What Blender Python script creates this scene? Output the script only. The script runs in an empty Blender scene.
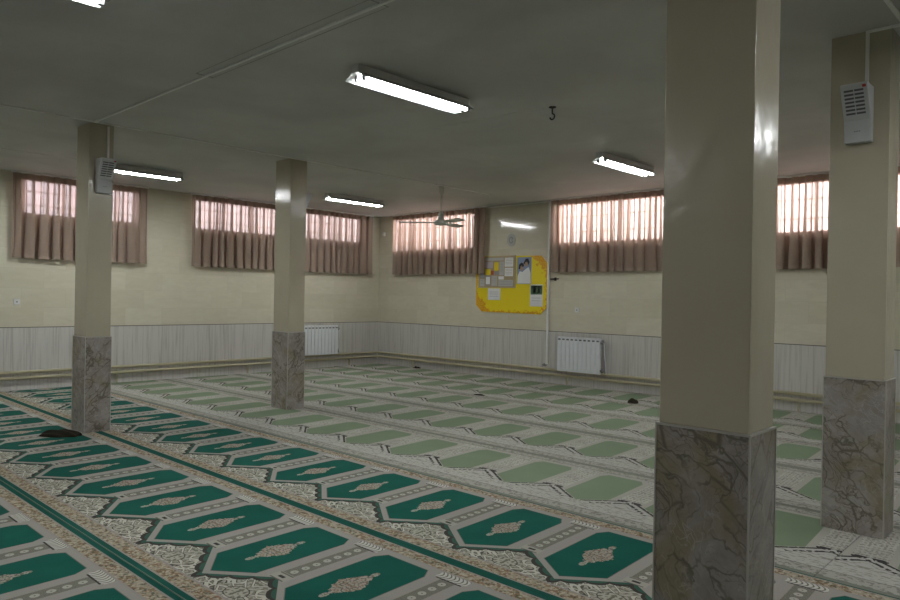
import bpy, bmesh, math, random
from mathutils import Vector, Matrix
random.seed(7)
SC = bpy.context.scene
COL = SC.collection
H = 3.29            # ceiling height
WZ = 0.9375         # wainscot height
BZ = 1.0245         # height of the marble pillar bases
PWX, PWY = 0.3655, 0.2651
RX, RY = 17.0, -17.0   # room extent (corner of the two visible walls is the origin)

# ------------------------------------------------------------------ materials
class X:
    """a float socket with operators: builds math nodes"""
    def __init__(s, m, v): s.m = m; s.v = v
    def op(s, o, *a, clamp=False):
        n = s.m.nodes.new('ShaderNodeMath'); n.operation = o; n.use_clamp = clamp
        for i, q in enumerate((s,) + a):
            if isinstance(q, X): s.m.links.new(q.v, n.inputs[i])
            else: n.inputs[i].default_value = float(q)
        return X(s.m, n.outputs[0])
    def __add__(s, o): return s.op('ADD', o)
    __radd__ = __add__
    def __sub__(s, o): return s.op('SUBTRACT', o)
    def __rsub__(s, o): return (s * -1.0) + o
    def __mul__(s, o): return s.op('MULTIPLY', o)
    __rmul__ = __mul__
    def __truediv__(s, o): return s.op('DIVIDE', o)
    def __lt__(s, o): return s.op('LESS_THAN', o)
    def __gt__(s, o): return s.op('GREATER_THAN', o)
    def __and__(s, o): return s.op('MULTIPLY', o)
    def __or__(s, o): return s.op('MAXIMUM', o)
    def abs(s): return s.op('ABSOLUTE')
    def sin(s): return s.op('SINE')
    def min(s, o): return s.op('MINIMUM', o)
    def max(s, o): return s.op('MAXIMUM', o)
    def pow(s, o): return s.op('POWER', o)
    def fract(s): return s.op('FRACT')
    def floor(s): return s.op('FLOOR')
    def step(s, a, b):   # smooth ramp a->b
        n = s.m.nodes.new('ShaderNodeMapRange'); n.interpolation_type = 'SMOOTHSTEP'
        s.m.links.new(s.v, n.inputs[0]); n.inputs[1].default_value = a; n.inputs[2].default_value = b
        return X(s.m, n.outputs[0])
def between(x, a, b): return (x > a) & (x < b)

class Mat:
    def __init__(s, name, rough=0.6, spec=0.3, color=(.8, .8, .8), metal=0.0):
        s.mat = bpy.data.materials.new(name); s.mat.use_nodes = True
        s.nt = s.mat.node_tree; s.nodes = s.nt.nodes; s.links = s.nt.links
        s.b = s.nodes['Principled BSDF']; s.out = s.nodes['Material Output']
        s.b.inputs['Roughness'].default_value = rough
        s.b.inputs['Specular IOR Level'].default_value = spec
        s.b.inputs['Metallic'].default_value = metal
        s.b.inputs['Base Color'].default_value = (*color, 1)
    def coords(s, world=False):
        if world: o = s.nodes.new('ShaderNodeNewGeometry').outputs['Position']
        else: o = s.nodes.new('ShaderNodeTexCoord').outputs['Object']
        sp = s.nodes.new('ShaderNodeSeparateXYZ'); s.links.new(o, sp.inputs[0])
        return o, X(s, sp.outputs[0]), X(s, sp.outputs[1]), X(s, sp.outputs[2])
    def vec(s, x, y, z=0.0):
        n = s.nodes.new('ShaderNodeCombineXYZ')
        for i, q in enumerate((x, y, z)):
            if isinstance(q, X): s.links.new(q.v, n.inputs[i])
            else: n.inputs[i].default_value = q
        return n.outputs[0]
    def noise(s, vec, scale, detail=2.0, dist=0.0, rough=0.5):
        n = s.nodes.new('ShaderNodeTexNoise'); s.links.new(vec, n.inputs['Vector'])
        n.inputs['Scale'].default_value = scale; n.inputs['Detail'].default_value = detail
        n.inputs['Distortion'].default_value = dist; n.inputs['Roughness'].default_value = rough
        return X(s, n.outputs['Fac'])
    def voro(s, vec, scale, feature='F1', out='Distance', rand=1.0):
        n = s.nodes.new('ShaderNodeTexVoronoi'); n.feature = feature
        s.links.new(vec, n.inputs['Vector']); n.inputs['Scale'].default_value = scale
        n.inputs['Randomness'].default_value = rand
        o = n.outputs[out]
        if out == 'Color':
            sp = s.nodes.new('ShaderNodeSeparateColor'); s.links.new(o, sp.inputs[0]); o = sp.outputs[0]
        return X(s, o)
    def rgb(s, c):
        n = s.nodes.new('ShaderNodeRGB'); n.outputs[0].default_value = (*c, 1); return n.outputs[0]
    def mix(s, a, b, f):
        n = s.nodes.new('ShaderNodeMix'); n.data_type = 'RGBA'; n.clamp_factor = True
        if isinstance(f, X): s.links.new(f.v, n.inputs['Factor'])
        else: n.inputs['Factor'].default_value = f
        for k, q in ((6, a), (7, b)):
            if isinstance(q, tuple): n.inputs[k].default_value = (*q, 1)
            else: s.links.new(q, n.inputs[k])
        return n.outputs[2]
    def color(s, c): s.links.new(c, s.b.inputs['Base Color'])
    def rough(s, x): s.links.new(x.v, s.b.inputs['Roughness'])
    def bump(s, x, strength=0.2, dist=0.01):
        n = s.nodes.new('ShaderNodeBump'); n.inputs['Strength'].default_value = strength
        n.inputs['Distance'].default_value = dist; s.links.new(x.v, n.inputs['Height'])
        s.links.new(n.outputs[0], s.b.inputs['Normal'])

def plain(name, color, rough=0.5, spec=0.3, metal=0.0, var=0.06):
    m = Mat(name, rough, spec, color, metal)
    o, x, y, z = m.coords()
    n = m.noise(o, 9.0, 3.0)
    m.color(m.mix(tuple(c * (1 - var) for c in color), tuple(min(1, c * (1 + var)) for c in color), n))
    return m.mat

def tile_wall(name, horiz):
    m = Mat(name, 0.1, 0.5)
    o, x, y, z = m.coords(True)
    h = x if horiz == 'x' else y
    v = (z - WZ) / 0.302
    row = v.floor()
    u = h / 0.62 + (row * 0.5).fract()
    tid = m.vec(u.floor(), row, 1.7)
    wn = m.nodes.new('ShaderNodeTexWhiteNoise'); m.links.new(tid, wn.inputs['Vector'])
    r = X(m, wn.outputs['Value'])
    fu, fv = u.fract(), v.fract()
    eu = (fu - 0.5).abs() * 0.62; ev = (fv - 0.5).abs() * 0.302
    joint = (eu > 0.3085) | (ev > 0.1495)
    streak = m.noise(m.vec(h * 3.0 + r * 17, z * 9.0, r * 5), 1.6, 6.0, 0.6)
    cloud = m.noise(m.vec(h + r * 9, z * 2, 0.0), 2.2, 3.0)
    c = m.mix((0.54, 0.50, 0.385), (0.67, 0.635, 0.515), streak)
    c = m.mix(c, (0.66, 0.62, 0.50), (cloud - 0.45) * 1.2)
    c = m.mix(c, (0.43, 0.39, 0.27), r * 0.28)
    c = m.mix(c, (0.40, 0.37, 0.28), joint * 0.4)
    m.color(c)
    wav = m.noise(m.vec(h, z, r * 0.0), 2.5, 2.0)
    m.bump(wav * 0.15 - joint * 0.05 + streak * 0.02 + r * 0.02, 0.25, 0.03)
    return m.mat
def wainscot(name, horiz):
    m = Mat(name, 0.42, 0.35)
    o, x, y, z = m.coords(True)
    h = x if horiz == 'x' else y
    a = m.noise(m.vec(h * 26.0, z * 0.9, 0.0), 1.0, 5.0, 0.3, 0.65)
    b = m.noise(m.vec(h * 7.0, z * 0.5, 3.0), 1.0, 2.0)
    u = h / 0.33
    joint = (u.fract() - 0.5).abs() > 0.49
    c = m.mix((0.39, 0.375, 0.345), (0.535, 0.52, 0.485), a.step(0.30, 0.56))
    c = m.mix(c, (0.56, 0.54, 0.51), (b - 0.4) * 0.9)
    c = m.mix(c, (0.24, 0.225, 0.205), joint * 0.45)
    m.color(c); m.bump(a - joint * 0.4, 0.15, 0.004)
    return m.mat
def ceiling_mat():
    m = Mat('ceiling_paint', 0.62, 0.22)
    o, x, y, z = m.coords(True)
    a = m.noise(o, 0.8, 3.0, 0.4); b = m.noise(o, 6.0, 4.0)
    c = m.mix((0.46, 0.46, 0.44), (0.56, 0.56, 0.535), a.step(.3, .7))
    c = m.mix(c, (0.40, 0.40, 0.37), (b - 0.58) * 1.2)
    m.color(c)
    m.bump(m.noise(o, 3.0, 3.0) + b * 0.25, 0.35, 0.02)
    return m.mat
def pillar_paint():
    m = Mat('pillar_cream_paint', 0.16, 0.32)
    o, x, y, z = m.coords(True)
    a = m.noise(o, 3.0, 3.0); b = m.noise(o, 30.0, 3.0)
    c = m.mix((0.41, 0.37, 0.275), (0.47, 0.43, 0.33), a)
    m.color(c); m.bump(m.noise(o, 7.0, 3.0) + b * 0.12, 0.3, 0.012)
    return m.mat
def marble():
    m = Mat('grey_ochre_marble', 0.28, 0.4)
    o, x, y, z = m.coords(True)
    w = m.noise(o, 3.4, 5.0)
    warp = m.vec(x * 1.3 + w * 0.7 + z * 0.55, y * 1.3 + w * 0.6 - z * 0.45, z * 0.8 + w * 0.5 + x * 0.5)
    e1 = m.voro(warp, 7.0, 'DISTANCE_TO_EDGE'); e2 = m.voro(warp, 17.0, 'DISTANCE_TO_EDGE')
    cell = m.voro(warp, 7.0, 'F1', 'Color'); cell2 = m.voro(warp, 17.0, 'F1', 'Color')
    cl = m.noise(o, 3.0, 6.0, 1.2); gate = m.noise(o, 4.5, 3.0)
    c = m.mix((0.22, 0.195, 0.175), (0.36, 0.33, 0.305), m.noise(o, 6.0, 6.0, 0.8, 0.65).step(.32, .68))
    c = m.mix(c, (0.40, 0.37, 0.35), cell * 0.40)
    c = m.mix(c, (0.19, 0.165, 0.145), cell2 * 0.40)
    c = m.mix(c, (0.205, 0.165, 0.085), cl.step(0.48, 0.68) * 0.7)
    c = m.mix(c, (0.10, 0.085, 0.06), (1.0 - e1.step(0.0, 0.075)) * gate.step(.36, .56) * 0.9)
    c = m.mix(c, (0.13, 0.11, 0.08), (1.0 - e2.step(0.0, 0.07)) * gate.step(.42, .6) * 0.7)
    c = m.mix(c, (0.46, 0.44, 0.41), (1.0 - e2.step(0.0, 0.06)) * (1.0 - gate.step(.36, .5)) * 0.5)
    m.color(c); return m.mat

PITCH = 0.687
def rug_base(m, half, lo, top, shear):
    o, x, y, z = m.coords()
    xs = x - y * shear
    k = xs / PITCH + 0.5
    u = (k.fract() - 0.5) * PITCH          # across one niche
    au = u.abs()
    g = PITCH / 2 - au                     # distance from the middle of the gap
    L = math.hypot(lo - 0.265 + 0.0, 0)    # unused
    side = au - half
    ex, ey = half, lo - (lo - 0.155)       # lower edges go from (0,-lo) to (half,-(lo-.155))
    n = math.hypot(0.155, half); nx, ny = 0.155 / n, half / n
    d = au * nx - (y + lo) * ny            # beyond the pointed edges
    chx = 0.045; n2 = math.hypot(0.075, chx)
    t = ((au - (half - chx)) * 0.075 + (y - (top - 0.0)) * chx) / n2   # top chamfer
    outside = side.max(d).max(y - top).max(t)
    al = au * ny + (y + lo) * nx           # along the pointed edge
    return o, x, y, u, au, g, d, al, outside
def dark_rug():
    m = Mat('green_niche_carpet', 0.95, 0.08)
    o, x, y, u, au, g, d, al, out = rug_base(m, 0.205, 0.42, 0.42, -0.045)
    sym = m.vec(au, y, 0.0)
    fine = m.noise(o, 260.0, 1.0); soft = m.noise(o, 5.0, 3.0)
    taupe = m.mix((0.255, 0.238, 0.215), (0.355, 0.333, 0.30), fine)
    green = m.mix((0.004, 0.062, 0.046), (0.009, 0.098, 0.073), soft)
    green = m.mix(green, (0.015, 0.115, 0.085), (fine - 0.5) * 0.8)
    cream = (0.45, 0.425, 0.36); dark = (0.045, 0.04, 0.034); olive = (0.19, 0.185, 0.135)
    # floral bands
    fb = m.voro(o, 42.0, 'F1', 'Color'); fb2 = m.noise(o, 55.0, 2.0)
    floral = m.mix((0.32, 0.27, 0.20), (0.22, 0.135, 0.075), (fb > 0.66) * 0.85)
    floral = m.mix(floral, (0.45, 0.40, 0.32), (fb2 > 0.58) * 0.8)
    floral = m.mix(floral, (0.06, 0.075, 0.055), (fb2 < 0.40) * 0.75)
    # cream arabesque field under the pointed edges
    wq = (m.noise(sym, 8.0, 1.0) - 0.5) * 0.14
    warp = m.vec(au + wq, y * 1.2 - wq, 0.0)
    ed = m.voro(warp, 15.0, 'DISTANCE_TO_EDGE'); ctr = m.voro(warp, 15.0)
    nz = m.noise(sym, 42.0, 1.0)
    ar = m.mix((0.20, 0.19, 0.15), (0.38, 0.36, 0.305), nz.step(.42, .56))
    ar = m.mix(ar, (0.12, 0.115, 0.09), (ctr < 0.2) * 0.8)
    ar = m.mix(ar, dark, between(ed, 0.075, 0.125) * nz.step(.36, .5) * 0.9)
    ar = m.mix(ar, (0.50, 0.475, 0.41), ed < 0.075)
    ros = ((g / 0.078).pow(2.0) + ((y + 0.468) / 0.058).pow(2.0)) + (nz - 0.5) * 0.5
    ar = m.mix(ar, dark, (ros < 1.15) * 0.8)
    ar = m.mix(ar, m.mix((0.40, 0.38, 0.32), (0.15, 0.145, 0.11), nz.step(.45, .58)), ros < 0.9)
    # start from the margins
    c = taupe
    # flower strip between niches
    strip = (g < 0.056) & between(y, -0.15, 0.40)
    sv = m.vec(g, ((y / 0.075).fract() - 0.5) * 0.075, 0.0)
    fl = (g * g + (((y / 0.075).fract() - 0.5) * 0.075).pow(2)).pow(0.5)
    sc = m.mix((0.22, 0.21, 0.18), (0.13, 0.12, 0.10), fine.step(.4, .6))
    sc = m.mix(sc, (0.42, 0.40, 0.35), (fl < 0.023) * 0.9)
    sc = m.mix(sc, (0.10, 0.095, 0.07), (fl < 0.005))
    sc = m.mix(sc, (0.40, 0.38, 0.33), (g > 0.051) * 0.5)
    c = m.mix(c, sc, strip)
    # fan block at the head of the strip
    fan = (g < 0.105) & between(y, 0.395, 0.47)
    gs = X(m, u.v)
    arcs = ((((x - y * -0.045) / 0.028 + (y - 0.43).pow(2) * 620.0).fract() - 0.5).abs() > 0.33)
    fc = m.mix((0.50, 0.485, 0.44), (0.09, 0.08, 0.07), arcs * 0.85)
    c = m.mix(c, fc, fan)
    c = m.mix(c, dark, (g < 0.09) & between(y, 0.385, 0.396))
    # scallop below the points
    lob = ((al / 0.131).fract() - 0.5).abs()          # 0 in the middle of a lobe, .5 at a cusp
    ds = d + lob * lob * lob * 0.22
    under = (y < -0.19)
    c = m.mix(c, (0.035, 0.095, 0.07), (d > 0.042) & under)
    c = m.mix(c, dark, (ds > 0.070) & under)
    c = m.mix(c, ar, (ds > 0.095) & under)
    # block at the foot of the strip
    foot = (g < 0.07) & between(y, -0.235, -0.155)
    ft = m.mix((0.35, 0.33, 0.285), dark, (g < 0.025) & between(y, -0.206, -0.184))
    ft = m.mix(ft, dark, (g < 0.058) & ((y + 0.195).abs() > 0.03) * 0.7)
    c = m.mix(c, ft, foot)
    # niche
    nic = out < 0.0
    c = m.mix(c, (0.13, 0.115, 0.10), (out < 0.005) * 0.7)
    c = m.mix(c, green, nic)
    # medallion
    rag = (m.noise(o, 46.0, 1.0) - 0.5) * 0.6
    e = (au / 0.092).pow(1.15) + (y.abs() / 0.155).pow(1.15) + rag
    fin = (au / 0.02).pow(2.0) + ((y.abs() - 0.175) / 0.032).pow(2.0) + rag
    stem = (au < 0.008) & (y.abs() < 0.17)
    med = (e < 1.0) | (fin < 1.0) | stem
    md = m.mix((0.36, 0.31, 0.26), (0.10, 0.095, 0.075), (m.noise(sym, 62.0, 1.0) > 0.54) * 0.85)
    md = m.mix(md, (0.27, 0.16, 0.10), (m.noise(sym, 40.0, 0.0) > 0.60) * 0.6)
    c = m.mix(c, md, med & nic)
    # long borders
    for a, b in ((-0.65, -0.545), (0.473, 0.57)):
        c = m.mix(c, (0.29, 0.265, 0.245), between(y, a - 0.006, b + 0.006))
        c = m.mix(c, floral, between(y, a + 0.008, b - 0.008))
    gedge = m.mix((0.005, 0.06, 0.045), (0.009, 0.085, 0.062), soft)
    c = m.mix(c, gedge, (y < -0.652) | (y > 0.572))
    c = m.mix(c, (0.17, 0.20, 0.16), (y < -0.685) * 0.8)
    m.color(c); m.bump(fine, 0.25, 0.004)
    return m.mat
def light_rug():
    m = Mat('pale_niche_carpet', 0.95, 0.08)
    o, x, y, u, au, g, d, al, out = rug_base(m, 0.195, 0.44, 0.395, -0.07)
    sym = m.vec(au, y, 0.0)
    fine = m.noise(o, 220.0, 1.0); soft = m.noise(o, 3.0, 3.0)
    field = m.mix((0.33, 0.32, 0.28), (0.46, 0.45, 0.40), soft.step(.25, .75))
    green = m.mix((0.15, 0.20, 0.125), (0.19, 0.245, 0.16), soft)
    green = m.mix(green, (0.22, 0.275, 0.19), (fine - 0.5) * 0.8)
    dark = (0.045, 0.042, 0.04)
    spk = m.noise(sym, 48.0, 1.0)
    c = m.mix(field, (0.13, 0.12, 0.105), spk.step(0.56, 0.66) * 0.75)
    c = m.mix(c, (0.50, 0.49, 0.45), (spk < 0.42) * 0.4)
    # quiet taupe margin along the niche sides, dotted strip between
    c = m.mix(c, (0.36, 0.345, 0.305), (out < 0.05) & (y > -0.26))
    row = ((y / 0.05).fract() - 0.5).abs(); 
    dots = (row < 0.2) & (((g / 0.028).fract() - 0.5).abs() < 0.28) & (g < 0.085) & between(y, -0.24, 0.37)
    c = m.mix(c, (0.20, 0.19, 0.165), dots * 0.6)
    under = y < -0.2
    fieldlo = m.mix((0.42, 0.41, 0.375), (0.20, 0.19, 0.17), m.noise(m.vec(au, y * 2.2, 0.0), 20.0, 1.0, 0.6).step(.54, .62) * 0.75)
    c = m.mix(c, fieldlo, (d > 0.03) & under)
    # broken dark outlines: one close to the niche, one further out, each ending in a hook at the gap
    br = m.noise(sym, 30.0, 1.0)
    c = m.mix(c, dark, between(d, 0.006, 0.028) & under & (al > 0.03) & (br > 0.36))
    c = m.mix(c, dark, between(d, 0.060, 0.084) & under & (al > 0.09) & (br > 0.44))
    hk = ((g - 0.058) / 0.042).pow(2.0) + ((y + 0.225) / 0.028).pow(2.0)
    c = m.mix(c, dark, (hk < 1.0) & (br > 0.38))
    c = m.mix(c, green, out < 0.0)
    # long borders
    bd = m.noise(o, 42.0, 2.0)
    band = m.mix((0.35, 0.34, 0.30), (0.17, 0.165, 0.145), bd.step(0.5, 0.6) * 0.8)
    for a, b in ((-0.72, -0.60), (0.46, 0.55)):
        c = m.mix(c, band, between(y, a, b))
        c = m.mix(c, (0.15, 0.15, 0.125), ((y - a).abs() < 0.007) * 0.7)
        c = m.mix(c, (0.15, 0.15, 0.125), ((y - b).abs() < 0.006) * 0.7)
    c = m.mix(c, (0.16, 0.175, 0.14), ((y > 0.555) | (y < -0.72)) * 0.9)
    m.color(c); m.bump(fine, 0.25, 0.004)
    return m.mat

def curtain_mat(name, header=False):
    m = Mat(name)
    o, x, y, z = m.coords(True)
    wv = m.noise(m.vec(x * 3 + y * 3, x * 3 + y * 3, z), 90.0, 2.0)
    col = m.mix((0.30, 0.235, 0.185), (0.47, 0.375, 0.305), wv.step(.3, .7))
    df = m.nodes.new('ShaderNodeBsdfDiffuse'); m.links.new(col, df.inputs[0])
    tl = m.nodes.new('ShaderNodeBsdfTranslucent'); tl.inputs[0].default_value = (0.58, 0.39, 0.32, 1)
    a = m.nodes.new('ShaderNodeMixShader'); a.inputs[0].default_value = 0.12 if header else 0.30
    m.links.new(df.outputs[0], a.inputs[1]); m.links.new(tl.outputs[0], a.inputs[2])
    res = a
    if not header:
        tr = m.nodes.new('ShaderNodeBsdfTransparent'); tr.inputs[0].default_value = (1.0, 0.86, 0.84, 1)
        b = m.nodes.new('ShaderNodeMixShader')
        g = m.nodes.new('ShaderNodeNewGeometry'); dt = m.nodes.new('ShaderNodeVectorMath'); dt.operation = 'DOT_PRODUCT'
        m.links.new(g.outputs['Incoming'], dt.inputs[0]); m.links.new(g.outputs['Normal'], dt.inputs[1])
        ca = X(m, dt.outputs['Value']).abs().max(0.08)          # an open weave closes up when seen at a slant
        tf = X(m, m.nodes.new('ShaderNodeValue').outputs[0]); tf.v.default_value = 0.13
        m.links.new(tf.op('POWER', 1.0 / (ca) if False else (ca.op('POWER', -1.0))).v, b.inputs[0])
        m.links.new(a.outputs[0], b.inputs[1]); m.links.new(tr.outputs[0], b.inputs[2]); res = b
    m.links.new(res.outputs[0], m.out.inputs['Surface'])
    return m.mat
def glass_mat():
    m = Mat('window_glass')
    tr = m.nodes.new('ShaderNodeBsdfTransparent'); gl = m.nodes.new('ShaderNodeBsdfGlossy'); gl.inputs['Roughness'].default_value = 0.03
    b = m.nodes.new('ShaderNodeMixShader'); b.inputs[0].default_value = 0.06
    m.links.new(tr.outputs[0], b.inputs[1]); m.links.new(gl.outputs[0], b.inputs[2]); m.links.new(b.outputs[0], m.out.inputs['Surface'])
    return m.mat
def tube_mat(strength):
    m = Mat('lit_fluorescent_tube')
    m.b.inputs['Base Color'].default_value = (0.9, 0.9, 0.9, 1)
    m.b.inputs['Emission Color'].default_value = (0.94, 0.97, 0.98, 1)
    m.b.inputs['Emission Strength'].default_value = strength
    return m.mat
def board_mat():
    m = Mat('yellow_board_card', 0.5, 0.3)
    o, x, y, z = m.coords()
    n = m.noise(o, 16.0, 4.0, 0.6)
    # sponge paint along the edge: bands at both sides and along the bottom, with its own ragged shape
    edge = ((x.abs() - 0.79) * 4.0).max((z * -1.0 - 0.49) * 4.0).max((x.abs() + z.abs() - 1.15) * 2.2).max((x + z - 0.98) * 2.0).max((x * -1.0 - z - 0.98) * 2.0)
    f = ((n - 0.5) * 9.0 + (edge - 0.04) * 9.0).step(0.1, 0.7) * (m.noise(o, 70.0, 2.0).step(0.36, 0.56) * 0.7 + 0.3)
    c = m.mix((0.75, 0.60, 0.008), (0.62, 0.20, 0.012), f * 0.85)
    m.color(c); return m.mat

M = dict(
    wall_left=tile_wall('cream_tile_left', 'y'), wall_back=tile_wall('cream_tile_back', 'x'),
    wains_left=wainscot('grey_panel_left', 'y'), wains_back=wainscot('grey_panel_back', 'x'),
    plaster=plain('plain_plaster', (0.40, 0.375, 0.30), 0.6), ceiling=ceiling_mat(), paint=pillar_paint(), marble=marble(),
    floor=plain('grey_stone_floor', (0.26, 0.25, 0.23), 0.5, var=0.2), dark=dark_rug(), light=light_rug(),
    curtain=curtain_mat('brown_sheer_fabric'), header=curtain_mat('brown_header_fabric', True), glass=glass_mat(),
    tube=tube_mat(64.0), white=plain('white_enamel', (0.62, 0.63, 0.62), 0.35), trunk=plain('white_plastic', (0.74, 0.74, 0.71), 0.4),
    frame=plain('grey_window_metal', (0.30, 0.29, 0.28), 0.5), bar=plain('dark_grille_metal', (0.10, 0.095, 0.09), 0.5),
    sill=plain('white_reveal_plaster', (0.62, 0.60, 0.57), 0.7), pipe=plain('cream_pipe_paint', (0.42, 0.385, 0.255), 0.32),
    trimd=plain('dark_joint_strip', (0.14, 0.135, 0.115), 0.5), edge=plain('pale_edge_profile', (0.42, 0.40, 0.365), 0.35),
    rad=plain('white_radiator_enamel', (0.66, 0.68, 0.70), 0.3), slot=plain('dark_slot', (0.12, 0.12, 0.12), 0.7),
    chrome=plain('grey_valve_metal', (0.25, 0.25, 0.25), 0.35, 0.5, 0.6), spk=plain('pale_grey_plastic', (0.47, 0.48, 0.48), 0.35),
    grille=plain('dark_grille', (0.10, 0.10, 0.10), 0.6), red=plain('red_badge', (0.35, 0.03, 0.02), 0.5), black=plain('black_plastic', (0.015, 0.014, 0.012), 0.6),
    board=board_mat(), paper=plain('white_paper', (0.72, 0.72, 0.71), 0.7), paperg=plain('grey_paper', (0.43, 0.42, 0.40), 0.7),
    papert=plain('tan_paper', (0.36, 0.28, 0.17), 0.7), papery=plain('yellow_paper', (0.70, 0.55, 0.02), 0.7), paperp=plain('lilac_paper', (0.42, 0.36, 0.38), 0.7),
    paperr=plain('red_paper', (0.42, 0.10, 0.05), 0.7), paperb=plain('blue_sky_print', (0.22, 0.28, 0.42), 0.6), inkd=plain('dark_print', (0.035, 0.03, 0.03), 0.7),
    inkg=plain('grey_print', (0.28, 0.27, 0.26), 0.7), skin=plain('skin_print', (0.38, 0.25, 0.17), 0.7), green=plain('green_print', (0.10, 0.16, 0.09), 0.7),
    wood=plain('light_wood_frame', (0.42, 0.34, 0.20), 0.5), cloth=plain('dark_brown_cloth', (0.022, 0.017, 0.011), 0.95, 0.1, var=.3),
    fan=plain('off_white_fan_enamel', (0.62, 0.62, 0.57), 0.35), pale_strip=plain('pale_plaster_strip', (0.60, 0.60, 0.57), 0.7),
    seam=plain('dark_patch_seam', (0.30, 0.30, 0.28), 0.7), hookm=plain('rusty_black_iron', (0.03, 0.027, 0.022), 0.6))

# ------------------------------------------------------------------ mesh helpers
def box(bm, x0, x1, y0, y1, z0, z1, mat=0):
    v = [bm.verts.new(p) for p in ((x0, y0, z0), (x1, y0, z0), (x1, y1, z0), (x0, y1, z0), (x0, y0, z1), (x1, y0, z1), (x1, y1, z1), (x0, y1, z1))]
    for f in ((0, 3, 2, 1), (4, 5, 6, 7), (0, 1, 5, 4), (1, 2, 6, 5), (2, 3, 7, 6), (3, 0, 4, 7)):
        bm.faces.new([v[i] for i in f]).material_index = mat
def prism(bm, pts, axis, a, b, mat=0):
    """polygon pts (2-D) extruded along axis from a to b"""
    def P(p, t):
        return {'x': (t, p[0], p[1]), 'y': (p[0], t, p[1]), 'z': (p[0], p[1], t)}[axis]
    A = [bm.verts.new(P(p, a)) for p in pts]; B = [bm.verts.new(P(p, b)) for p in pts]
    fs = [bm.faces.new(A), bm.faces.new(B[::-1])]
    for i in range(len(pts)):
        j = (i + 1) % len(pts); fs.append(bm.faces.new((A[j], A[i], B[i], B[j])))
    for f in fs: f.material_index = mat
def tube(bm, pts, r, seg=10, cap=True, mat=0):
    pts = [Vector(p) for p in pts]; rings = []
    rr = r if isinstance(r, (list, tuple)) else [r] * len(pts)
    up = None
    for i, p in enumerate(pts):
        t = (pts[min(i + 1, len(pts) - 1)] - pts[max(i - 1, 0)]).normalized()
        if up is None: up = t.orthogonal().normalized()
        up = (up - t * up.dot(t)).normalized(); s = t.cross(up)
        rings.append([bm.verts.new(p + (up * math.cos(k * math.tau / seg) + s * math.sin(k * math.tau / seg)) * rr[i]) for k in range(seg)])
    for a, b in zip(rings, rings[1:]):
        for k in range(seg):
            f = bm.faces.new((a[k], a[(k + 1) % seg], b[(k + 1) % seg], b[k])); f.smooth = True; f.material_index = mat
    if cap: bm.faces.new(rings[0][::-1]); bm.faces.new(rings[-1])
def lathe(bm, prof, seg=20, c=(0, 0, 0)):
    rings = [[bm.verts.new((c[0] + r * math.cos(k * math.tau / seg), c[1] + r * math.sin(k * math.tau / seg), c[2] + z)) for k in range(seg)] for r, z in prof]
    for a, b in zip(rings, rings[1:]):
        for k in range(seg):
            f = bm.faces.new((a[k], a[(k + 1) % seg], b[(k + 1) % seg], b[k])); f.smooth = True
    bm.faces.new(rings[0][::-1]); bm.faces.new(rings[-1])
def arc(c, r, a0, a1, n, f):
    return [f(c[0] + r * math.cos(a0 + (a1 - a0) * i / n), c[1] + r * math.sin(a0 + (a1 - a0) * i / n)) for i in range(n + 1)]
def obj(name, bm, mats, parent=None, loc=(0, 0, 0), bevel=0.0):
    bmesh.ops.recalc_face_normals(bm, faces=bm.faces)
    me = bpy.data.meshes.new(name); bm.to_mesh(me); bm.free()
    for m in (mats if isinstance(mats, (list, tuple)) else [mats]): me.materials.append(m)
    o = bpy.data.objects.new(name, me); COL.objects.link(o); o.location = loc
    if parent: o.parent = parent
    if bevel:
        b = o.modifiers.new('bevel', 'BEVEL'); b.width = bevel; b.segments = 2; b.limit_method = 'ANGLE'
    return o
def B(*boxes):
    bm = bmesh.new()
    for b in boxes: box(bm, *b)
    return bm
def tag(o, label, cat, group=None, kind=None):
    o['label'] = label; o['category'] = cat
    if group: o['group'] = group
    if kind: o['kind'] = kind
    return o
def struct(o): o['kind'] = 'structure'; return o
def thing(name, label, cat, loc=(0, 0, 0), rz=0.0, group=None):
    o = bpy.data.objects.new(name, None); COL.objects.link(o); o.empty_display_size = 0.1
    o.location = loc; o.rotation_euler = (0, 0, rz); return tag(o, label, cat, group)
def dup(root, loc, rz, label, group=None):
    r = root.copy(); COL.objects.link(r); r.location = loc; r.rotation_euler = (0, 0, rz); r['label'] = label
    if group: r['group'] = group
    for ch in list(root.children):
        c = ch.copy(); COL.objects.link(c); c.parent = r
        for g in ch.children:
            d = g.copy(); COL.objects.link(d); d.parent = c
    return r
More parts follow.
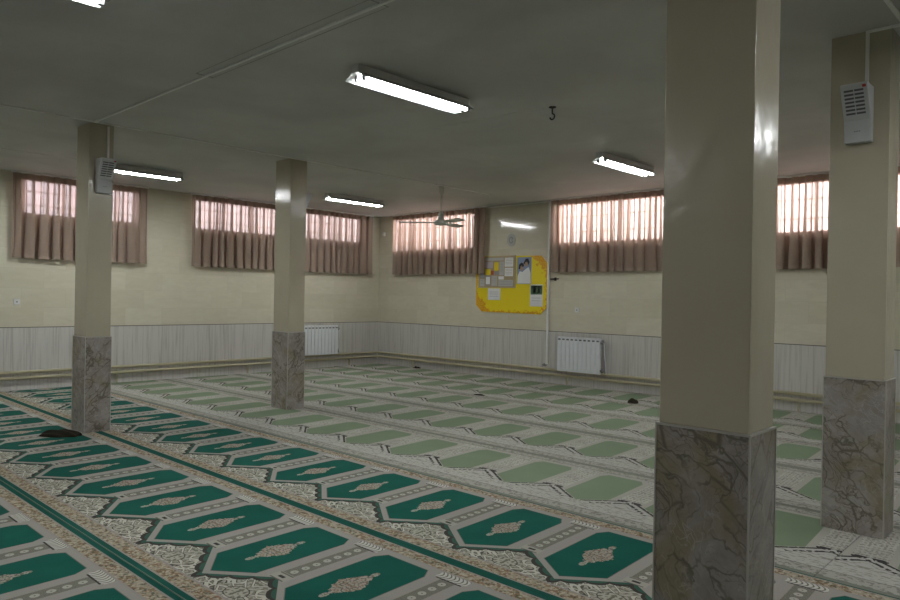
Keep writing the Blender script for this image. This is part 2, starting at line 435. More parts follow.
def slab(x0, x1, y0, y1, z0, z1, holes=()):
    """flat slab with rectangular cut-outs"""
    bm = bmesh.new()
    hs = [h for h in holes if h[0] < x1 and h[1] > x0 and h[2] < y1 and h[3] > y0]
    xs = sorted({x0, x1} | {min(max(h[i], x0), x1) for h in hs for i in (0, 1)})
    ys = sorted({y0, y1} | {min(max(h[i], y0), y1) for h in hs for i in (2, 3)})
    def solid(i, j):
        if i < 0 or j < 0 or i >= len(xs) - 1 or j >= len(ys) - 1: return False
        cx, cy = (xs[i] + xs[i + 1]) / 2, (ys[j] + ys[j + 1]) / 2
        return not any(h[0] < cx < h[1] and h[2] < cy < h[3] for h in hs)
    V = {}
    def v(i, j, z):
        if (i, j, z) not in V: V[i, j, z] = bm.verts.new((xs[i], ys[j], z))
        return V[i, j, z]
    for i in range(len(xs) - 1):
        for j in range(len(ys) - 1):
            if not solid(i, j): continue
            bm.faces.new((v(i, j, z1), v(i + 1, j, z1), v(i + 1, j + 1, z1), v(i, j + 1, z1)))
            bm.faces.new((v(i, j, z0), v(i, j + 1, z0), v(i + 1, j + 1, z0), v(i + 1, j, z0)))
            for (a, b, c, d, n) in ((i, j, i + 1, j, (i, j - 1)), (i + 1, j, i + 1, j + 1, (i + 1, j)), (i + 1, j + 1, i, j + 1, (i, j + 1)), (i, j + 1, i, j, (i - 1, j))):
                if not solid(*n): bm.faces.new((v(a, b, z0), v(c, d, z0), v(c, d, z1), v(a, b, z1)))
    return bm

# ------------------------------------------------------------------ room shell
WT = 0.09
ZL0, ZB0, ZT = 2.64, 2.47, 3.225
LEFT_WIN = [(-7.14, -5.38), (-4.40, -2.62), (-2.14, -0.55)]          # y ranges
BACK_WIN = [(0.45, 2.86), (4.78, 7.30), (8.42, 10.95)]               # x ranges
def wall_panel(lo, hi, wins, z0, axis):
    """wall with window openings: slab in (run, z), then turned upright"""
    bm = slab(lo, hi, 0.0, H, 0.0, WT, [(a, b, z0, ZT) for a, b in wins])
    for v in bm.verts:
        r, z, t = v.co
        v.co = (-t, r, z) if axis == 'left' else (r, t, z)
    return bm
struct(obj('wall_left', wall_panel(RY, 0.0, LEFT_WIN, ZL0, 'left'), M['wall_left']))
struct(obj('wall_back', wall_panel(-WT, RX, BACK_WIN, ZB0, 'back'), M['wall_back']))
struct(obj('wall_right', B((RX, RX + .2, RY - .2, WT, 0, H)), M['plaster']))
struct(obj('wall_front', B((-WT, RX, RY - .2, RY, 0, H)), M['plaster']))
struct(obj('floor', B((-WT, RX + .2, RY - .2, WT, -0.2, 0)), M['floor']))
struct(obj('ceiling', B((-WT, RX + .2, RY - .2, WT, H, H + .2)), M['ceiling']))
struct(obj('wainscot_left', B((0.0, 0.012, RY, 0.0, 0.0, WZ)), M['wains_left']))
struct(obj('wainscot_back', B((0.012, RX, -0.012, 0.0, 0.0, WZ)), M['wains_back']))
struct(obj('trim_1', B((0.0, 0.014, RY, 0.0, WZ, WZ + .012)), M['trimd']))
struct(obj('trim_2', B((0.014, RX, -0.014, 0.0, WZ, WZ + .012)), M['trimd']))
# plaster seam and patch in the ceiling, and a thin pale strip
struct(obj('trim_3', B((6.62, 8.80, -7.733, -7.729, H - .002, H), (6.62, 8.80, -7.584, -7.580, H - .002, H), (6.62, 6.628, -7.728, -7.585, H - .004, H), (8.79, 8.80, -7.728, -7.585, H - .004, H)), M['seam']))
bm = bmesh.new(); tube(bm, [(6.55 + i * .25, -5.21 + .012 * math.sin(i * 2.1) + i * .015, H) for i in range(8)], 0.003, 6)
struct(obj('trim_4', bm, M['pale_strip']))
struct(obj('trim_5', B((1.80, 1.825, -9.5, -6.9, H - .006, H)), M['pale_strip']))  # thin pale strip running along the ceiling

# ------------------------------------------------------------------ windows and curtains
def window(n, a, b, z0, side):
    def mk(bm):
        for v in bm.verts:
            r, t, z = v.co
            v.co = (-t, r, z) if side == 'left' else (r, t, z)
        return bm
    t0, t1, fw = 0.015, 0.055, 0.045
    root = struct(obj('window_%d' % n, mk(B((a, b, t0, t1, z0, z0 + fw), (a, b, t0, t1, ZT - fw, ZT), (a, a + fw, t0, t1, z0 + fw, ZT - fw), (b - fw, b, t0, t1, z0 + fw, ZT - fw))), M['frame']))
    k = max(2, round((b - a) / 0.62))
    mul = [(a + (b - a) * i / k - .018, a + (b - a) * i / k + .018, t0 + .005, t1 - .005, z0 + fw, ZT - fw) for i in range(1, k)]
    obj('mullion', mk(B(*mul)), M['frame'], root)
    obj('pane', mk(B((a + fw, b - fw, .032, .038, z0 + fw, ZT - fw))), M['glass'], root)
    bars = []
    m = round((b - a) / 0.155)
    bm = bmesh.new()
    for i in range(1, m):
        r = a + (b - a) * i / m; tube(bm, [(r, .075, z0), (r, .075, ZT)], .006, 6)
    for f in (.3, .66):
        z = z0 + (ZT - z0) * f; box(bm, a, b, .067, .083, z - .008, z + .008)
    obj('grille', mk(bm), M['bar'], root)
    return root
n = 0
for a, b in LEFT_WIN: n += 1; window(n, a, b, ZL0, 'left')
for a, b in BACK_WIN: n += 1; window(n, a, b, ZB0, 'back')

def curtain(a, b, side, label, seed, folds):
    rnd = random.Random(seed)
    wid = [rnd.uniform(.75, 1.3) for _ in range(folds)]; tot = sum(wid)
    amp = [rnd.uniform(.75, 1.15) for _ in range(folds)]; ph = [rnd.uniform(-.25, .25) for _ in range(folds)]
    edges = [a]
    for w in wid: edges.append(edges[-1] + (b - a) * w / tot)
    sub = 20
    zt, zb = 3.262, 1.995
    zs = [zt, zt - .045, zt - .085, zt - .12, zt - .18, zt - .3, zt - .45, zt - .6, zt - .75, zt - .9, zt - 1.05, zt - 1.17, zt - 1.24, zb]
    def pos(i, s, z):
        p = (zt - z) / (zt - zb)
        A = (.030 + .022 * min(1, p * 1.6)) * amp[i]
        w = edges[i + 1] - edges[i]
        ang = s * math.tau
        dep = A * (1.15 * math.tanh(1.9 * math.cos(ang) + 1.05 + ph[i]) - .1 * math.cos(2 * ang + ph[i] * 3)) 
        r = edges[i] + w * s + .5 * w * (.30 + .16 * p) * math.sin(2 * ang) * 1.0 + .012 * p * math.sin(7.3 * i + 3 * p)
        env = min(1, i + s, folds - i - s)
        return r, -(.092 - dep * env), z
    def sheet(zlist, off=0.0):
        bm = bmesh.new(); grid = []
        for i in range(folds):
            for k in range(sub if i < folds - 1 else sub + 1):
                s = k / sub; col = []
                for z in zlist:
                    r, t, zz = pos(i, s, z); t -= off
                    if z == zb: zz += .006 * math.sin(i * 2.3)
                    col.append(bm.verts.new((-t, r, zz) if side == 'left' else (r, t, zz)))
                grid.append(col)
        for c1, c2 in zip(grid, grid[1:]):
            for q in range(len(zlist) - 1):
                f = bm.faces.new((c1[q], c2[q], c2[q + 1], c1[q + 1])); f.smooth = True
        return bm
    root = thing('curtain', label, 'curtain', (0, 0, 0))
    obj('fabric', sheet(zs), M['curtain'], root)
    obj('header_tape', sheet([zt + .002, zt - .045, zt - .085], .003), M['header'], root)
    obj('hem', sheet([zb + .045, zb + .02, zb - .001], .003), M['header'], root)
    rl = (a - .02, b + .02, -.10, -.065, zt + .004, H)
    if side == 'left': rl = (.065, .10, a - .02, b + .02, zt + .004, H)
    obj('rail', B(rl), M['trunk'], root)
curtain(-7.29, -5.28, 'left', 'gathered brown curtain at the window farthest left, partly behind the leftmost pillar', 1, 12)
curtain(-4.48, -2.50, 'left', 'gathered brown curtain on the left wall between the two left pillars', 2, 12)
curtain(-2.26, -0.29, 'left', 'gathered brown curtain on the left wall beside the room corner', 3, 12)
curtain(0.54, 3.19, 'back', 'gathered brown curtain on the back wall behind the ceiling fan', 4, 15)
curtain(4.73, 7.40, 'back', 'gathered brown curtain just right of the yellow notice board', 5, 15)
curtain(8.30, 11.1, 'back', 'gathered brown curtain seen between the two big pillars on the right', 6, 15)

# ------------------------------------------------------------------ pillars
def make_pillar(loc, label):
    t = thing('pillar', label, 'pillar', loc)
    i = .008
    obj('shaft', B((i, PWX - i, i, PWY - i, BZ, H)), M['paint'], t, bevel=.004)
    base = obj('marble_base', B((.0, PWX, .0, PWY, 0, BZ - .008)), M['marble'], t, bevel=.003)
    obj('ledge', B((-.003, PWX + .003, -.003, PWY + .003, BZ - .008, BZ)), M['edge'], t)
    for x in (0, PWX):
        for y in (0, PWY):
            sx, sy = (1 if x else -1), (1 if y else -1)
            obj('corner_strip', B((x - .003, x + .003, y - .003, y + .003, 0, BZ - .0085)), M['edge'], t)
    return t
PIL = [(4.19 - PWX, -7.683), (4.245 - PWX, -5.219), (11.136 - PWX, -7.872), (11.023 - PWX, -5.279)]
p0 = make_pillar((*PIL[0], 0), 'cream pillar with marble base farthest left, a loudspeaker on it and dark cloth beside it')
dup(p0, (*PIL[1], 0), 0, 'cream pillar with marble base standing in front of the left radiator')
dup(p0, (*PIL[2], 0), 0, 'largest and nearest cream pillar with a veined marble base and no loudspeaker')
dup(p0, (*PIL[3], 0), 0, 'cream pillar with marble base at the right edge carrying a white loudspeaker')
HOLES = [(x - .006, x + PWX + .006, y - .006, y + PWY + .006) for x, y in PIL]

# ------------------------------------------------------------------ carpets
def rug(name, label, x0, x1, y0, y1, xc, yc, mat, top=.012, group=None):
    bm = slab(x0 - xc, x1 - xc, y0 - yc, y1 - yc, 0.0, top, [(h[0] - xc, h[1] - xc, h[2] - yc, h[3] - yc) for h in HOLES])
    return tag(obj(name, bm, mat, None, (xc, yc, .0005)), label, 'rug', group)
D, L = M['dark'], M['light']
gd, gl = 'dark green prayer carpets', 'pale green prayer carpets'
rug('prayer_carpet', 'dark green niche prayer carpet lying next to the pale carpets', .2, 14.6, -7.541, -6.274, 8.53, -6.857, D, group=gd)
rug('prayer_carpet', 'dark green niche prayer carpet with dark cloth on it, middle of the three dark strips', .2, 14.6, -8.845, -7.543, 8.545, -8.155, D, group=gd)
rug('prayer_carpet', 'dark green niche prayer carpet cut off by the lower left corner', .2, 14.6, -10.15, -8.850, 8.62, -9.455, D, group=gd)
rug('prayer_carpet', 'pale carpet with sage green niches bordering the dark green carpets', .1, 10.90, -6.271, -4.93, 8.44, -5.515, L, group=gl)
rug('prayer_carpet', 'pale carpet piece at the foot of the far right pillar, beyond the cut seam', 10.905, 14.6, -6.271, -4.93, 11.38, -5.515, L, group=gl)
rug('prayer_carpet', 'pale sage green niche carpet, second row from the dark green ones', .1, 14.6, -4.927, -3.537, 7.68, -4.19, L, group=gl)
rug('prayer_carpet', 'pale sage green niche carpet, middle of the five pale rows', .1, 14.6, -3.534, -2.30, 6.97, -2.85, L, group=gl)
rug('prayer_carpet', 'pale sage green carpet tucked under the wall-side carpet edge', .1, 14.6, -2.297, -1.297, 6.89, -1.60, L, .016, group=gl)
rug('prayer_carpet', 'pale sage green niche carpet lying along the back wall below the pipes', .1, 14.6, -1.294, -.09, 6.65, -.60, L, .03, group=gl)

# ------------------------------------------------------------------ ceiling lights
def make_lamp(loc, label):
    t = thing('fluorescent_ceiling_light', label, 'ceiling light', loc, 0, 'twin fluorescent ceiling lights')
    l = .635
    bm = bmesh.new(); prism(bm, [(-.045, 0), (.045, 0), (.04, -.055), (-.04, -.055)], 'y', -l, l)
    obj('housing', bm, M['white'], t)
    bm = bmesh.new(); prism(bm, [(-.04, -.055), (.04, -.055), (.112, -.104), (.112, -.108), (.038, -.061), (-.038, -.061), (-.112, -.108), (-.112, -.104)], 'y', -l, l)
    obj('reflector', bm, M['white'], t)
    for sx in (-.045, .045):
        bm = bmesh.new(); tube(bm, [(sx, -l + .075, -.092), (sx, l - .03, -.092)], .0165, 12)
        obj('tube', bm, M['tube'], t)
        for sy in (-l + .06, l - .024):
            obj('lamp_holder', B((sx - .017, sx + .017, sy - .014, sy + .014, -.112, -.065)), M['chrome'], t)
    return t
l0 = make_lamp((7.78, -6.39, H), 'lit twin tube ceiling light nearest the middle of the ceiling')
dup(l0, (7.52, -2.42, H), 0, 'lit twin tube ceiling light near the back wall, left of the largest pillar')
dup(l0, (2.07, -2.39, H), 0, 'lit twin tube ceiling light in front of the corner curtain')
dup(l0, (1.90, -6.20, H), 0, 'lit twin tube ceiling light behind the leftmost pillar and its loudspeaker')
dup(l0, (7.79, -9.50, H), 0, 'lit twin tube ceiling light cut off by the top left edge')
# unseen lamps added to light the pillars; the first is inferred from its reflection
UNSEEN = 'unseen twin tube ceiling light outside the picture, added to light the pillars'
for q in ((13.1, -3.35), (13.1, -6.5), (2.0, -9.5), (2.0, -13.3), (7.7, -13.3), (13.2, -13.3)):
    dup(l0, (*q, H), 0, UNSEEN, 'unseen added ceiling lights')

# ------------------------------------------------------------------ loudspeakers on pillars
def make_speaker(loc, rz, label):
    """back on the pillar face (local y=0), front towards -y"""
    t = thing('loudspeaker', label, 'loudspeaker', loc, rz, 'white loudspeakers on the pillars')
    w = .078
    bm = bmesh.new(); prism(bm, [(0, 0), (-.06, 0), (-.07, .14), (-.18, .345), (-.165, .36), (0, .36)], 'x', -w, w)
    obj('housing', bm, M['spk'], t, bevel=.006)
    def front(z, off=0.0):   # depth of the slanted front
        return -.070 - (z - .14) * .11 / .205 - off
    gr = bmesh.new()
    for k in range(7):
        z = .175 + k * .022
        for (xa, xb) in ((-.058, -.004), (.002, .054)):
            prism(gr, [(front(z) + .004, z), (front(z, .002), z), (front(z + .011, .002), z + .011), (front(z + .011) + .004, z + .011)], 'x', xa, xb)
    obj('grille_slots', gr, M['grille'], t)
    z = .325; bm = bmesh.new(); prism(bm, [(front(z) + .004, z), (front(z, .004), z), (front(z + .014, .004), z + .014), (front(z + .014) + .004, z + .014)], 'x', .05, .07)
    b = obj('badge', bm, M['red'], t); b['label'] = 'small red badge'
    bm = bmesh.new()
    for k in range(3): box(bm, -.018 + k * .014, -.010 + k * .014, -.0685, -.062, .066, .074)
    obj('emblem', bm, M['chrome'], t)
    return t
s0 = make_speaker((10.845, PIL[3][1] + .008, 2.56), 0, 'white loudspeaker on the far right pillar, red badge on its grille')
dup(s0, (4.19 - .008, -7.535, 2.55), math.pi / 2, 'white loudspeaker on the leftmost pillar beside a lit ceiling light')
dup(s0, (4.06, PIL[1][1] + PWY - .008, 2.52), math.pi, 'loudspeaker on the rear of the second pillar, only its edge showing')

# ------------------------------------------------------------------ cable trunking
def trunking(label, *boxes):
    tag(obj('cable_trunking', B(*boxes), M['trunk']), label, 'cable trunking', 'white cable trunking')
fy = PIL[3][1] + .008
trunking('white cable trunking rising from the far right loudspeaker to the ceiling', (10.872, 10.892, fy - .014, fy, 2.92, H - .016), (10.872, 11.09, fy - .014, fy, H - .016, H))
trunking('white cable trunking along the ceiling past the far right pillar', (11.075, 11.10, -9.0, fy - .016, H - .014, H), )
fx = 4.19 - .008
trunking('white cable trunking rising from the leftmost loudspeaker', (fx, fx + .014, -7.495, -7.475, 2.91, H - .016))
trunking('thin white trunking along the ceiling across the two left pillars towards the fan', (4.245, 4.265, -13.5, -1.2, H - .012, H))
trunking('thin white trunking across the ceiling from the leftmost pillar', (4.2655, 10.779, -7.66, -7.638, H - .012, H))
trunking('white conduit right of the notice board, bent along the top of the wall', (4.63, 4.662, -.046, -.0155, .35, H - .035), (3.2, 4.662, -.046, -.0155, H - .035, H - .015))

# ------------------------------------------------------------------ heating pipes and radiators
def pipe(z, off, label, brackets):
    r = .024; c = .1
    pts = [(off, RY + .03, z)] + [(off, -off - c - .06, z)] + arc((off + c, -off - c), c, math.pi, math.pi / 2, 6, lambda a, b: (a, b, z)) + [(RX - .03, -off, z)]
    t = thing('heating_pipe', label, 'pipe', (0, 0, 0))
    bm = bmesh.new(); tube(bm, pts, r, 12); obj('pipe_run', bm, M['pipe'], t)
    for q in brackets:
        if q[0] == 'l': bm = B((.012, off + .012, q[1] - .012, q[1] + .012, z - .034, z - .024), (off - .012, off + .012, q[1] - .012, q[1] + .012, .0, z - .034))
        else: bm = B((q[1] - .012, q[1] + .012, -off - .012, -.012, z - .034, z - .024), (q[1] - .012, q[1] + .012, -off - .012, -off + .012, .0, z - .034))
        obj('bracket', bm, M['pipe'], t)
BR = [('l', -7.9), ('l', -5.72), ('l', -3.3), ('l', -.85), ('b', 1.2), ('b', 5.1), ('b', 8.9), ('b', 12.0)]
pipe(.268, .06, 'upper cream heating pipe running around both walls', [])
pipe(.178, .06, 'lower cream heating pipe on short posts, just above the carpets', BR)

def make_radiator(loc, rz, label, nsec=10):
    """local x along wall, back towards +y (wall at y=0)"""
    t = thing('radiator', label, 'radiator', loc, rz, 'white panel radiators')
    p = .0855; w = p * nsec
    for k in range(nsec):
        bm = bmesh.new(); x0 = k * p + .003; x1 = (k + 1) * p - .003
        prism(bm, [(x0, -.13), (x1, -.13), (x1, -.118), (x1 - .012, -.112), (x1 - .012, -.06), (x0 + .012, -.06), (x0 + .012, -.112), (x0, -.118)], 'z', 0, .585)
        box(bm, x0, x1, -.128, -.055, .57, .60)
        s = obj('section', bm, M['rad'], t, bevel=.003)
        obj('vent_slot', B((x0 + .015, x1 - .015, -.1315, -.127, .54, .566)), M['slot'], s)
    for z in (.06, .53):
        bm = bmesh.new(); tube(bm, [(.01, -.09, z), (w - .01, -.09, z)], .018, 10); obj('header_pipe', bm, M['rad'], t)
    for q in (.12, w - .15): obj('wall_bracket', B((q, q + .03, -.062, .022, .49, .52)), M['chrome'], t)
    v = bmesh.new(); tube(v, [(w - .01, -.09, .53), (w + .05, -.09, .53)], .02, 10); tube(v, [(w + .03, -.09, .575), (w + .03, -.09, .50)], .022, 10)
    vo = obj('valve', v, M['chrome'], t)
    v = bmesh.new(); tube(v, [(w - .01, -.09, .06), (w + .05, -.09, .06)], .02, 10); tube(v, [(w + .03, -.09, .11), (w + .03, -.09, .03)], .024, 10)
    obj('valve', v, M['chrome'], t)
    v = bmesh.new(); tube(v, [(w + .05, -.09, .53), (w + .062, -.088, .45), (w + .06, -.085, .35), (w + .08, -.08, .2), (w + .085, -.07, .06), (w + .085, -.062, .012)], .009, 8)
    obj('feed_pipe', v, M['rad'], t)
    return t
r0 = make_radiator((4.957, -.036, .27), 0, 'white ribbed radiator on the back wall below the brown curtain')
dup(r0, (.036, -2.10, .29), math.pi / 2, 'white ribbed radiator on the left wall, partly behind the second pillar')

# ------------------------------------------------------------------ ceiling fan and hook
t = thing('ceiling_fan', 'off white ceiling fan hanging before the back wall curtain', 'fan', (4.13, -2.29, H))
bm = bmesh.new(); lathe(bm, [(.035, 0), (.045, -.02), (.035, -.11), (.016, -.14)], 16); obj('canopy', bm, M['fan'], t)
bm = bmesh.new(); tube(bm, [(0, 0, -.12), (0, 0, -.45)], .012, 10); obj('down_rod', bm, M['fan'], t)
bm = bmesh.new(); lathe(bm, [(.02, -.39), (.045, -.42), (.05, -.49), (.055, -.53), (.115, -.555), (.12, -.59), (.09, -.615), (.03, -.62)], 24); obj('motor', bm, M['fan'], t)
for a in (223, 343, 103):
    bm = bmesh.new(); a = math.radians(a)
    # arm and pitched blade
    box(bm, .10, .22, -.02, .02, -.578, -.568)
    for (x0, x1, w0, w1) in ((.20, .66, .055, .065),):
        pts = [(x0, -w0, -.574 + .014), (x1, -w1, -.574 + .016), (x1 + .02, 0, -.574), (x1, w1, -.574 - .016), (x0, w0, -.574 - .014)]
        A = [bm.verts.new(p) for p in pts]; Bv = [bm.verts.new((p[0], p[1], p[2] - .005)) for p in pts]
        bm.faces.new(A); bm.faces.new(Bv[::-1])
        for i in range(5): bm.faces.new((A[i - 1], A[i], Bv[i], Bv[i - 1]))
    bmesh.ops.rotate(bm, verts=bm.verts, cent=(0, 0, 0), matrix=Matrix.Rotation(a, 3, 'Z'))
    obj('blade', bm, M['fan'], t)
t = thing('ceiling_hook', 'black iron hook hanging from the bare ceiling between two lights', 'hook', (8.25, -5.07, H))
bm = bmesh.new(); lathe(bm, [(.035, 0), (.035, -.006), (.012, -.012)], 14); obj('plate', bm, M['hookm'], t)
bm = bmesh.new(); tube(bm, [(0, 0, -.008), (0, 0, -.065)] + [(.026 * math.sin(q), 0, -.09 + .026 * math.cos(q)) for q in [x * .45 for x in range(1, 11)]], .007, 8)
obj('hook', bm, M['hookm'], t)

# ------------------------------------------------------------------ notice board with its papers (back wall, y = 0)
bx, bz = 3.77, 1.785
t = thing('notice_board', 'yellow notice board with cut corners and orange sponged edges on the back wall', 'notice board', (bx, 0, bz))
oct_ = [(-.85, -.40), (-.70, -.53), (.70, -.55), (.84, -.42), (.84, .37), (.70, .52), (-.70, .55), (-.85, .42)]
bm = bmesh.new(); prism(bm, oct_, 'y', -.018, -.002); obj('panel', bm, M['board'], t)
def sheet(name, label, x0, x1, z0, z1, mat, marks=(), cat='paper', y=-.018):
    cx, cz = (x0 + x1) / 2, (z0 + z1) / 2
    tt = thing(name, label, cat, (cx, y, cz))
    w, h = (x1 - x0) / 2, (z1 - z0) / 2
    obj('sheet', B((-w, w, -.003, 0, -h, h)), mat, tt)
    for nm, m, polys in marks:
        bm = bmesh.new()
        for q in polys: prism(bm, [(p[0] * w, p[1] * h) for p in q], 'y', -.0045, -.002)
        obj(nm, bm, m, tt)
    return tt
def R4(a, b, c, d): return [(a, c), (b, c), (b, d), (a, d)]
def ell(cx, cz, rx, rz, n=16): return [(cx + rx * math.cos(i * math.tau / n), cz + rz * math.sin(i * math.tau / n)) for i in range(n)]
# framed collage: backing, frame and pasted papers
cx0, cx1, cz0, cz1 = 2.985, 3.895, 1.715, 2.325
t = thing('collage_panel', 'wood framed collage of small notices at the upper left of the yellow board', 'notice panel', (cx0, -.018, cz0))
W_, H_ = cx1 - cx0, cz1 - cz0
obj('backing', B((0, W_, -.006, 0, 0, H_)), M['papert'], t)
f = .018; obj('frame', B((0, W_, -.014, -.0055, 0, f), (0, W_, -.014, -.0055, H_ - f, H_), (0, f, -.014, -.0055, f, H_ - f), (W_ - f, W_, -.014, -.0055, f, H_ - f)), M['wood'], t)
for (a, b, c, d, m) in ((.03, .12, .36, .57, 'paperg'), (.03, .15, .19, .34, 'inkg'), (.03, .15, .03, .17, 'paperg'), (.17, .36, .38, .50, 'paperp'), (.17, .30, .25, .36, 'papery'), (.31, .38, .25, .33, 'paperr'),
                        (.17, .31, .05, .23, 'inkg'), (.33, .47, .04, .23, 'paperg'), (.39, .50, .33, .49, 'papery'), (.40, .51, .25, .31, 'inkg'), (.52, .63, .24, .50, 'paperg'), (.65, .85, .40, .57, 'paper'),
                        (.65, .85, .22, .38, 'paper'), (.50, .63, .16, .22, 'paper'), (.50, .85, .03, .15, 'paperg'), (.17, .62, .52, .575, 'paperg')):
    p = obj('pasted_paper', B((a, b, -.009, -.0062, c, d)), M[m], t)
    if m == 'inkg' and b - a > .13: obj('inset', B((a + .02, b - .02, -.0105, -.0085, c + .02, d - .02)), M['paper'], p)
    elif m in ('paper', 'paperg') and d - c > .1:
        obj('print_lines', B(*[(a + .015, b - .02, -.0097, -.0085, d - .03 - k * .03, d - .024 - k * .03) for k in range(int((d - c) / .04))]), M['inkg'], p)
sheet('poster', 'tall blue poster of two dark haired figures in white on the yellow board', 3.925, 4.255, 1.79, 2.285, M['paperb'],
      (('white_clothing', M['paper'], [[(-.95, -.97), (.95, -.97), (.9, -.2), (.62, .25), (.2, .1), (-.2, -.1), (-.6, -.05), (-.9, -.4)]]),
       ('faces', M['skin'], [ell(-.36, .18, .22, .19), ell(.30, .48, .22, .19)]),
       ('dark_hair', M['inkd'], [[(-.78, .12), (-.62, .10), (-.40, .30), (-.12, .28), (.0, .36), (-.1, .52), (-.4, .6), (-.7, .45)], [(-.1, .55), (.05, .46), (.3, .62), (.52, .52), (.62, .4), (.75, .62), (.55, .88), (.2, .88)]])), 'poster')
sheet('notice_sheet', 'small white sheet under the framed collage on the yellow board', 3.225, 3.535, 1.485, 1.705, M['paper'],
      (('print_lines', M['inkg'], [R4(-.7, .7, z, z + .05) for z in (.35, .0, -.4)]),))
sheet('notice_sheet', 'white sheet with a green landscape print at the lower right of the yellow board', 4.235, 4.52, 1.38, 1.78, M['paper'],
      (('landscape_print', M['green'], [R4(-.9, .9, .08, .9)]), ('pale_shapes', M['paperg'], [ell(-.3, .5, .25, .3), ell(.4, .45, .2, .3), R4(-.9, .9, .75, .9)]), ('print_lines', M['inkg'], [R4(-.7, .7, z, z + .03) for z in (-.25, -.5)])))
# round sticker, sockets, small boxes
t = thing('round_wall_sign', 'small round grey sign with a dark emblem above the notice board', 'sign', (3.765, 0, 2.615))
bm = bmesh.new(); prism(bm, ell(0, 0, .10, .12, 28), 'y', -.008, 0); obj('disc', bm, M['paperg'], t)
bm = bmesh.new(); a_ = ell(0, .0, .055, .065, 20)
ring = [bm.verts.new((p[0], -.0095, p[1])) for p in a_]; ring2 = [bm.verts.new((p[0] * .68, -.0095, p[1] * .68)) for p in a_]
for i in range(2, 20): bm.faces.new((ring[i - 1], ring[i], ring2[i], ring2[i - 1]))
box(bm, .01, .025, -.0098, -.0085, -.03, .05)
obj('emblem', bm, M['inkg'], t)
def socket(label, loc, rz):
    t = thing('wall_socket', label, 'socket', loc, rz, 'white wall sockets')
    obj('plate', B((-.043, .043, -.014, 0, -.043, .043)), M['white'], t, bevel=.004)
    bm = bmesh.new(); prism(bm, ell(0, 0, .013, .013), 'y', -.0155, -.0125); obj('outlet', bm, M['inkg'], t)
    return t
socket('white wall socket above the right radiator', (5.245, 0, 1.335), 0)
socket('white wall socket at the far left edge, under the first curtain', (0, -7.19, 1.33), math.pi / 2)
t = thing('junction_box', 'tiny white box high on the back wall by the corner', 'junction box', (.16, .002, 2.90))
obj('case', B((-.035, .035, -.035, 0, -.045, .045)), M['white'], t, bevel=.004); obj('lid', B((-.028, .028, -.039, -.0345, -.036, .036)), M['trunk'], t)
t = thing('cord_cleat', 'small dark cleat on the wall right of the notice board', 'cleat', (4.78, 0, 1.875))
obj('plate', B((-.02, .02, -.01, 0, -.03, .03)), M['hookm'], t); bm = bmesh.new(); tube(bm, [(-.10, -.03, .0), (-.02, -.035, 0), (.09, -.03, .004)], [.008, .014, .008], 8); tube(bm, [(0, 0, 0), (0, -.035, 0)], .01, 8); obj('bar', bm, M['hookm'], t)

# ------------------------------------------------------------------ things on the carpets
def mound(name, label, cat, loc, rx, ry, h, seed, rz, mat, z=.0125):
    rnd = random.Random(seed); bm = bmesh.new()
    bmesh.ops.create_icosphere(bm, subdivisions=4, radius=1.0)
    ph = [(rnd.uniform(2, 8), rnd.uniform(2, 8), rnd.uniform(0, 6)) for _ in range(6)]
    for v in bm.verts:
        x, y, zz = v.co
        k = sum(math.sin(a * x + b * y + c + 2 * zz) for a, b, c in ph) / 6
        v.co = (x * rx * (1 + .22 * k), y * ry * (1 + .22 * k), max(0, zz) * h * (1 + .7 * k))
    bmesh.ops.remove_doubles(bm, verts=bm.verts, dist=1e-5)
    for f_ in bm.faces: f_.smooth = True
    o = obj(name, bm, mat, None, (*loc, z)); o.rotation_euler = (0, 0, rz)
    return tag(o, label, cat)
mound('crumpled_cloth', 'dark brown crumpled cloth on the green carpet beside the leftmost pillar', 'cloth', (4.16, -7.90), .21, .12, .055, 3, math.radians(40), M['cloth'])
mound('black_pouch', 'small black pouch on the pale carpet left of the largest pillar', 'pouch', (7.0, -1.20), .075, .05, .06, 5, .5, M['cloth'], .031)
mound('dark_rag', 'small dark rag lying by the back wall under the pipes', 'cloth', (1.46, -.18), .09, .05, .035, 8, 0, M['cloth'], .031)
mound('dark_scrap', 'flat dark scrap on the pale carpets in the middle of the hall', 'cloth', (4.95, -2.22), .09, .035, .016, 11, .2, M['cloth'], .0168)
t = thing('floor_outlet', 'dark stopcock where the white conduit meets the heating pipes', 'valve', (4.60, 0, .335))
obj('body', B((-.05, .03, -.05, -.012, -.02, .012)), M['chrome'], t, bevel=.004)
bm = bmesh.new(); tube(bm, [(-.01, -.03, .01), (-.01, -.03, .03)], .018, 10); obj('cap', bm, M['chrome'], t)

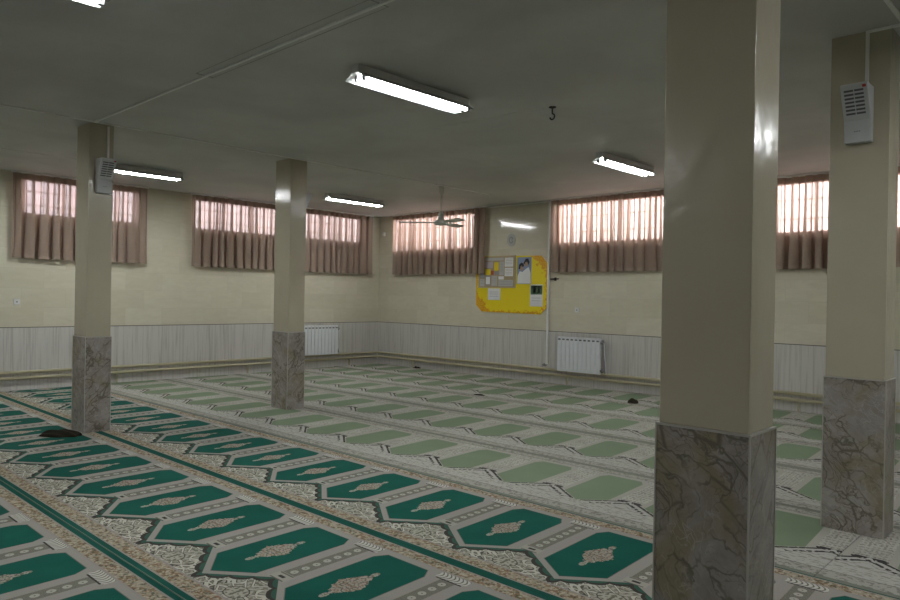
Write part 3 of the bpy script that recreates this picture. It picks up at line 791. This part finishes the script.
# ------------------------------------------------------------------ daylight
w = bpy.data.worlds.new('sky'); SC.world = w; w.use_nodes = True
nt = w.node_tree; bgn = nt.nodes['Background']
tc = nt.nodes.new('ShaderNodeTexCoord'); sp = nt.nodes.new('ShaderNodeSeparateXYZ'); nt.links.new(tc.outputs['Generated'], sp.inputs[0])
mr = nt.nodes.new('ShaderNodeMapRange'); nt.links.new(sp.outputs[1], mr.inputs[0]); mr.inputs[1].default_value = .3; mr.inputs[2].default_value = .85
mx = nt.nodes.new('ShaderNodeMix'); mx.data_type = 'RGBA'; nt.links.new(mr.outputs[0], mx.inputs['Factor'])
mx.inputs[6].default_value = (.36, .37, .43, 1); mx.inputs[7].default_value = (1.0, .97, .95, 1)
nt.links.new(mx.outputs[2], bgn.inputs[0]); bgn.inputs[1].default_value = 7.0

# ------------------------------------------------------------------ camera
f, yaw, pit, rol, cx, cy, ch = 709.355, .7567, -.0024, .0179, 12.0998, -10.4831, 1.5
fw = Vector((-math.sin(yaw) * math.cos(pit), math.cos(yaw) * math.cos(pit), math.sin(pit)))
r = Vector((math.cos(yaw), math.sin(yaw), 0)); u = r.cross(fw)
r2 = r * math.cos(rol) + u * math.sin(rol); u2 = u * math.cos(rol) - r * math.sin(rol)
cam = bpy.data.objects.new('camera', bpy.data.cameras.new('camera')); COL.objects.link(cam)
cam.matrix_world = Matrix(((r2.x, u2.x, -fw.x, cx), (r2.y, u2.y, -fw.y, cy), (r2.z, u2.z, -fw.z, ch), (0, 0, 0, 1)))
cam.data.sensor_width = 36; cam.data.lens = f / 900 * 36; cam.data.clip_start = .05
SC.camera = cam
vs = SC.view_settings; SC.display_settings.display_device = 'sRGB'
vs.view_transform = 'Standard'; vs.look = 'None'; vs.gamma = 1; vs.exposure = 0.72; vs.use_curve_mapping = False
SC.cycles.use_denoising = True
SC.cycles.max_bounces = 10; SC.cycles.diffuse_bounces = 6; SC.cycles.transparent_max_bounces = 16
SC.cycles.sample_clamp_indirect = 6.0
